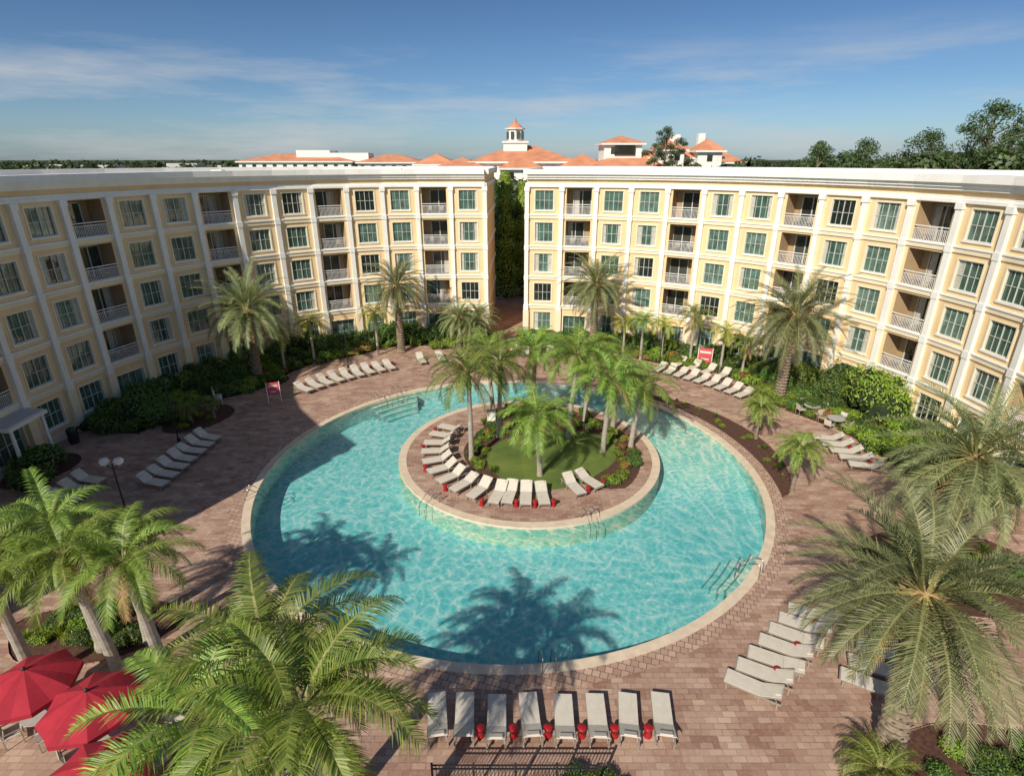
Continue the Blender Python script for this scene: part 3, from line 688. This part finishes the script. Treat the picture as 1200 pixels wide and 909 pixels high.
put('entrance_porch',mb.mesh('porch',[m_white,m_roof]))
mb=MB(); mb.tube([(0,0,0),(0,0,2.2)],[.06,.05],8,0); mb.abox(-.3,.3,-.2,.2,.0,1.1,1); mb.abox(-.33,.33,-.23,.23,1.1,1.16,0)
put('towel_stand',mb.mesh('stand',[m_cframe,m_white]),(-1.5,37.3,.04))

# ------------------------------------------------------------ background
def hip(mb,x0,x1,y0,y1,z0,z1,mw=0,mr=1,ov=1.0,zb=0,mg=None):
    mb.abox(x0,x1,y0,y1,zb,z0,mw)
    a,b_,c,d=(x0-ov,y0-ov,z0),(x1+ov,y0-ov,z0),(x1+ov,y1+ov,z0),(x0-ov,y1+ov,z0); w=min(x1-x0,y1-y0)/2+ov
    if x1-x0>y1-y0: e=(x0-ov+w,(y0+y1)/2,z1); f=(x1+ov-w,(y0+y1)/2,z1); mb.poly([a,b_,f,e],mr);mb.poly([b_,c,f],mr);mb.poly([c,d,e,f],mr);mb.poly([d,a,e],mr)
    else: e=((x0+x1)/2,y0-ov+w,z1); f=((x0+x1)/2,y1+ov-w,z1); mb.poly([a,b_,e],mr);mb.poly([b_,c,f,e],mr);mb.poly([c,d,f],mr);mb.poly([d,a,e,f],mr)
    mb.abox(x0-ov,x1+ov,y0-ov,y1+ov,z0-.5,z0-.01,mw)
    n=int((x1-x0)/4)
    zz=z0-3
    while zz>zb+1:
        for i in range(n):
            x=x0+(i+.5)*(x1-x0)/n; mb.abox(x-.8,x+.8,y0-.05,y0+.1,zz,zz+1.8,2)
        zz-=3.6
mats=[m_white,m_tile,m_door]
mb=MB(); hip(mb,-112,-66,250,275,17.0,20.0); hip(mb,-64,-38,252,272,16.6,19.6); mb.abox(-90,-76,256,268,17,21.2,0); mb.abox(-76,-60,256,266,17,20.2,0)
put('background_building',mb.mesh('bb',mats))
mb=MB(); hip(mb,-12,19,180,205,17.2,21.8); hip(mb,-22,-8,176,190,15.6,18.4); hip(mb,-3,8,170,182,15.6,18.8); hip(mb,15,27,177,190,16.,19.3); hip(mb,-30,-18,190,205,16.4,19.4)
mb.abox(-2.6,4.6,187.6,194.4,19,22.4,0); mb.abox(-3,5,187.2,194.8,22.4,22.9,0)
mb.tube([(1,191,22.9),(1,191,26.3)],[2.5,2.5],8,0); mb.tube([(1,191,26.3),(1,191,26.6)],[3.1,3.1],8,0); mb.tube([(1,191,26.6),(1,191,27.4),(1,191,28.2),(1,191,29.6)],[2.6,1.7,.6,.08],8,1)
for i in range(8):
    a=2*pi*(i+.5)/8; cx=1+2.35*math.cos(a);cy=191+2.35*math.sin(a); mb.box((cx-.5,cy-.5,23.5),(1.,0,0),(0,1.,0),(0,0,2.1),2)
put('tower_building',mb.mesh('tb',mats))
mb=MB(); hip(mb,27,38,180,192,22.2,24.4); mb.abox(30,36,179.5,180,19,21.5,2); hip(mb,38,62,182,200,18.4,21.8); hip(mb,42,50,178,186,20.5,23.2); hip(mb,54,61,178,186,20.2,23.4); hip(mb,24,44,176,186,16,18.6); mb.abox(47,50,184,187,19,24.6,0); mb.abox(56,58,186,188,19,25,0); hip(mb,60,72,190,200,17,20)
put('background_building',mb.mesh('bb2',mats))
mb=MB()
for i in range(9): x=-420+i*34+R.uniform(-8,8); y=R.uniform(430,560); mb.abox(x,x+R.uniform(12,30),y,y+14,0,R.uniform(11,14.5),0)
put('distant_buildings',mb.mesh('db',[m_roof]))
def treemass(name,items,leaf,per,mat=m_tree,seed=1):
    rng=random.Random(seed); mb=MB()
    for x,y,h,r in items:
        for i in range(per):
            d=rdir(rng); k=rng.uniform(.5,1.)
            if d.z<-.3: d.z=-d.z
            leafquad(mb,(x+d.x*r*k,y+d.y*r*k,h-r*.75+d.z*r*.75*k),d+rdir(rng)*.5+Vector((0,0,.3)),leaf*rng.uniform(.6,1.3),.8,rng,0)
        lumpcore(mb,(x,y,h*.45),(r*.7,r*.7,h*.45),rng,1,4)
    return put(name,mb.mesh(name,[mat,m_core]))
it=[]
for i in range(1500):
    a=R.uniform(-48,48); D=R.uniform(230,1100); x=D*math.tan(rad(a)); 
    h=R.uniform(11,15.5)+(.002*D); it.append((x,D,h,R.uniform(4,8)))
treemass('distant_tree_line',it,1.5,26)
it=[(R.uniform(50,150),R.uniform(120,220),R.uniform(15,19.),R.uniform(3,5)) for i in range(90)]+[(R.uniform(-150,45),R.uniform(130,170),R.uniform(11,15.),R.uniform(3,5)) for i in range(70)]
treemass('tree_belt',it,.7,110,seed=3)
def tree(name,x,y,h,clumps,leaf=.3,per=260,tr=.3,mat=m_tree,seed=1,needle=False):
    rng=random.Random(seed); root=empty(name,(x,y,0)); T=MB(); F=MB()
    T.tube([(0,0,0),(.1,.1,h*.3),(-.1,.1,h*.6),(.1,0,h*.9)],[tr,tr*.8,tr*.55,tr*.2],8)
    for cx,cy,cz,r in clumps:
        b0=Vector((0,0,max(1,cz-r*.9-.6))); b0.z=min(b0.z,h*.88); T.tube([tuple(b0),((cx*.5),(cy*.5),(b0.z+cz)/2+.1),(cx,cy,cz)],[tr*.35,tr*.25,.04],6)
        for i in range(per):
            d=rdir(rng); k=rng.uniform(0,1.08)**.5; p=Vector((cx+d.x*r*k,cy+d.y*r*k,cz+d.z*r*.6*k)); leafquad(F,p,d+rdir(rng),leaf*rng.uniform(.6,1.3),.4 if needle else .6,rng)
    put('trunk',T.mesh('t',[m_trunk]),parent=root); put('crown',F.mesh('f',[mat]),parent=root)
def pine(x,y,h,w,seed,z0=.5,n=16,cf=.34):
    rng=random.Random(seed); cl=[]
    for i in range(n):
        t=i/(n-1); z=h*(z0+(1-z0)*t)-.6; rr=w*(1-.75*abs(t-.4)**1.2)*rng.uniform(.3,1.05); a=i*2.4+rng.uniform(-.4,.4)
        cl.append((rr*math.cos(a)*(1 if t<.93 else .1),rr*math.sin(a)*(1 if t<.93 else .1),z,rng.uniform(.7,1.3)*w*cf))
    tree('pine_tree',x,y,h,cl,.2,280,.3,seed=seed,needle=True)
pine(54,70,24.0,4.8,11,.62,26,.28); pine(49.5,73,21.2,4.2,12,.6,20); pine(45,78,20.3,4,13,.6,18); pine(60,74,21.8,4.2,14,.6,20); pine(42,84,19.9,3.8,19,.6,16)
pine(37.5,150,25.2,4.0,15,.65,20); pine(40,148,22.5,3,16,.65,12); pine(60,120,21.2,3.6,17,.6,16); pine(34,146,21.5,3,18,.6,12)
it=[(R.uniform(42,78),R.uniform(62,95),R.uniform(15,19.8),R.uniform(2,3.4)) for i in range(38)]
treemass('tree_belt',it,.3,500,seed=5)
def column(x,y,h,r,seed):
    rng=random.Random(seed); mb=MB()
    for i in range(8000):
        t=rng.random()**.8; z=.6+t*(h-.6); a=rng.uniform(0,2*pi); rr=r*math.sin(pi*min(1,.12+.88*(1-t))*.5)**.8*(1+.22*math.sin(z*2.1+seed+2*math.sin(a))); k=rng.uniform(.7,1.08)
        leafquad(mb,(rr*k*math.cos(a),rr*k*math.sin(a),z),(math.cos(a),math.sin(a),.6+rng.uniform(-.5,.5)),.16*rng.uniform(.6,1.3),.5,rng)
    lumpcore(mb,(0,0,h*.47),(r*.6,r*.6,h*.43),rng,1,8); mb.tube([(0,0,0),(0,0,1.5)],[.2,.18],8,1)
    put('cypress_tree',mb.mesh('c',[m_shrub2 if seed<3 else m_shrub,m_core]),(x,y,0))
column(-.9,78.5,16.4,2.1,1); column(1.5,80,15.2,2.2,2); column(-2.6,84,15,2.1,3); column(2.8,86,14,2.2,4)

# ------------------------------------------------------------ light, sky, camera
SD=Vector((.5,.87,-math.tan(rad(37)))).normalized()
sl=bpy.data.lights.new('sun','SUN'); sl.energy=5.0; sl.angle=rad(.5); sl.color=(1,.93,.80)
so=put('sun',sl); so.rotation_euler=SD.to_track_quat('-Z','Y').to_euler()
w=bpy.data.worlds.new('World'); sc.world=w; w.use_nodes=True; nt=w.node_tree; bg=nt.nodes['Background']
sk=N(nt,'ShaderNodeTexSky',sky_type='NISHITA'); sk.sun_disc=False; sk.sun_elevation=rad(37); sk.sun_rotation=rad(210); sk.air_density=1.0; sk.dust_density=.6; sk.ozone_density=2.5
tc=N(nt,'ShaderNodeTexCoord'); sp=N(nt,'ShaderNodeSeparateXYZ'); nt.links.new(tc.outputs['Generated'],sp.inputs[0])
dk=ramp(nt,sp.outputs[2],[(0,(.68,.86,1.15)),(.04,(.62,.8,1.06)),(.1,(.5,.67,.9)),(.22,(.4,.54,.72)),(.5,(.7,.76,.84))])
base=mixc(nt,1.,sk.outputs[0],dk,'MULTIPLY')
mp=N(nt,'ShaderNodeMapping'); mp.inputs['Scale'].default_value=(1,1,8); mp.inputs['Rotation'].default_value=(0,.06,0); nt.links.new(tc.outputs['Generated'],mp.inputs[0])
cn=noise(nt,2.6,9,mp.outputs[0],.62)
cl=ramp(nt,cn.outputs[0],[(.46,0.),(.68,.75)])
lowm=ramp(nt,sp.outputs[2],[(0.,.7),(.05,1.),(.1,.85),(.18,.0)])
mm=N(nt,'ShaderNodeMath',operation='MULTIPLY'); nt.links.new(cl,mm.inputs[0]); nt.links.new(lowm,mm.inputs[1])
fin=mixc(nt,mm.outputs[0],base,(6.0,6.2,6.4))
nt.links.new(fin,bg.inputs[0]); bg.inputs[1].default_value=.095
cam=bpy.data.cameras.new('camera'); co=put('camera',cam,(0,0,18)); co.rotation_euler=(rad(90-21.99),0,0)
cam.sensor_width=36; cam.lens=665/1200*36; cam.clip_end=12000; cam.clip_start=.1
sc.camera=co
sc.view_settings.view_transform='Standard'; sc.view_settings.look='None'; sc.view_settings.exposure=0
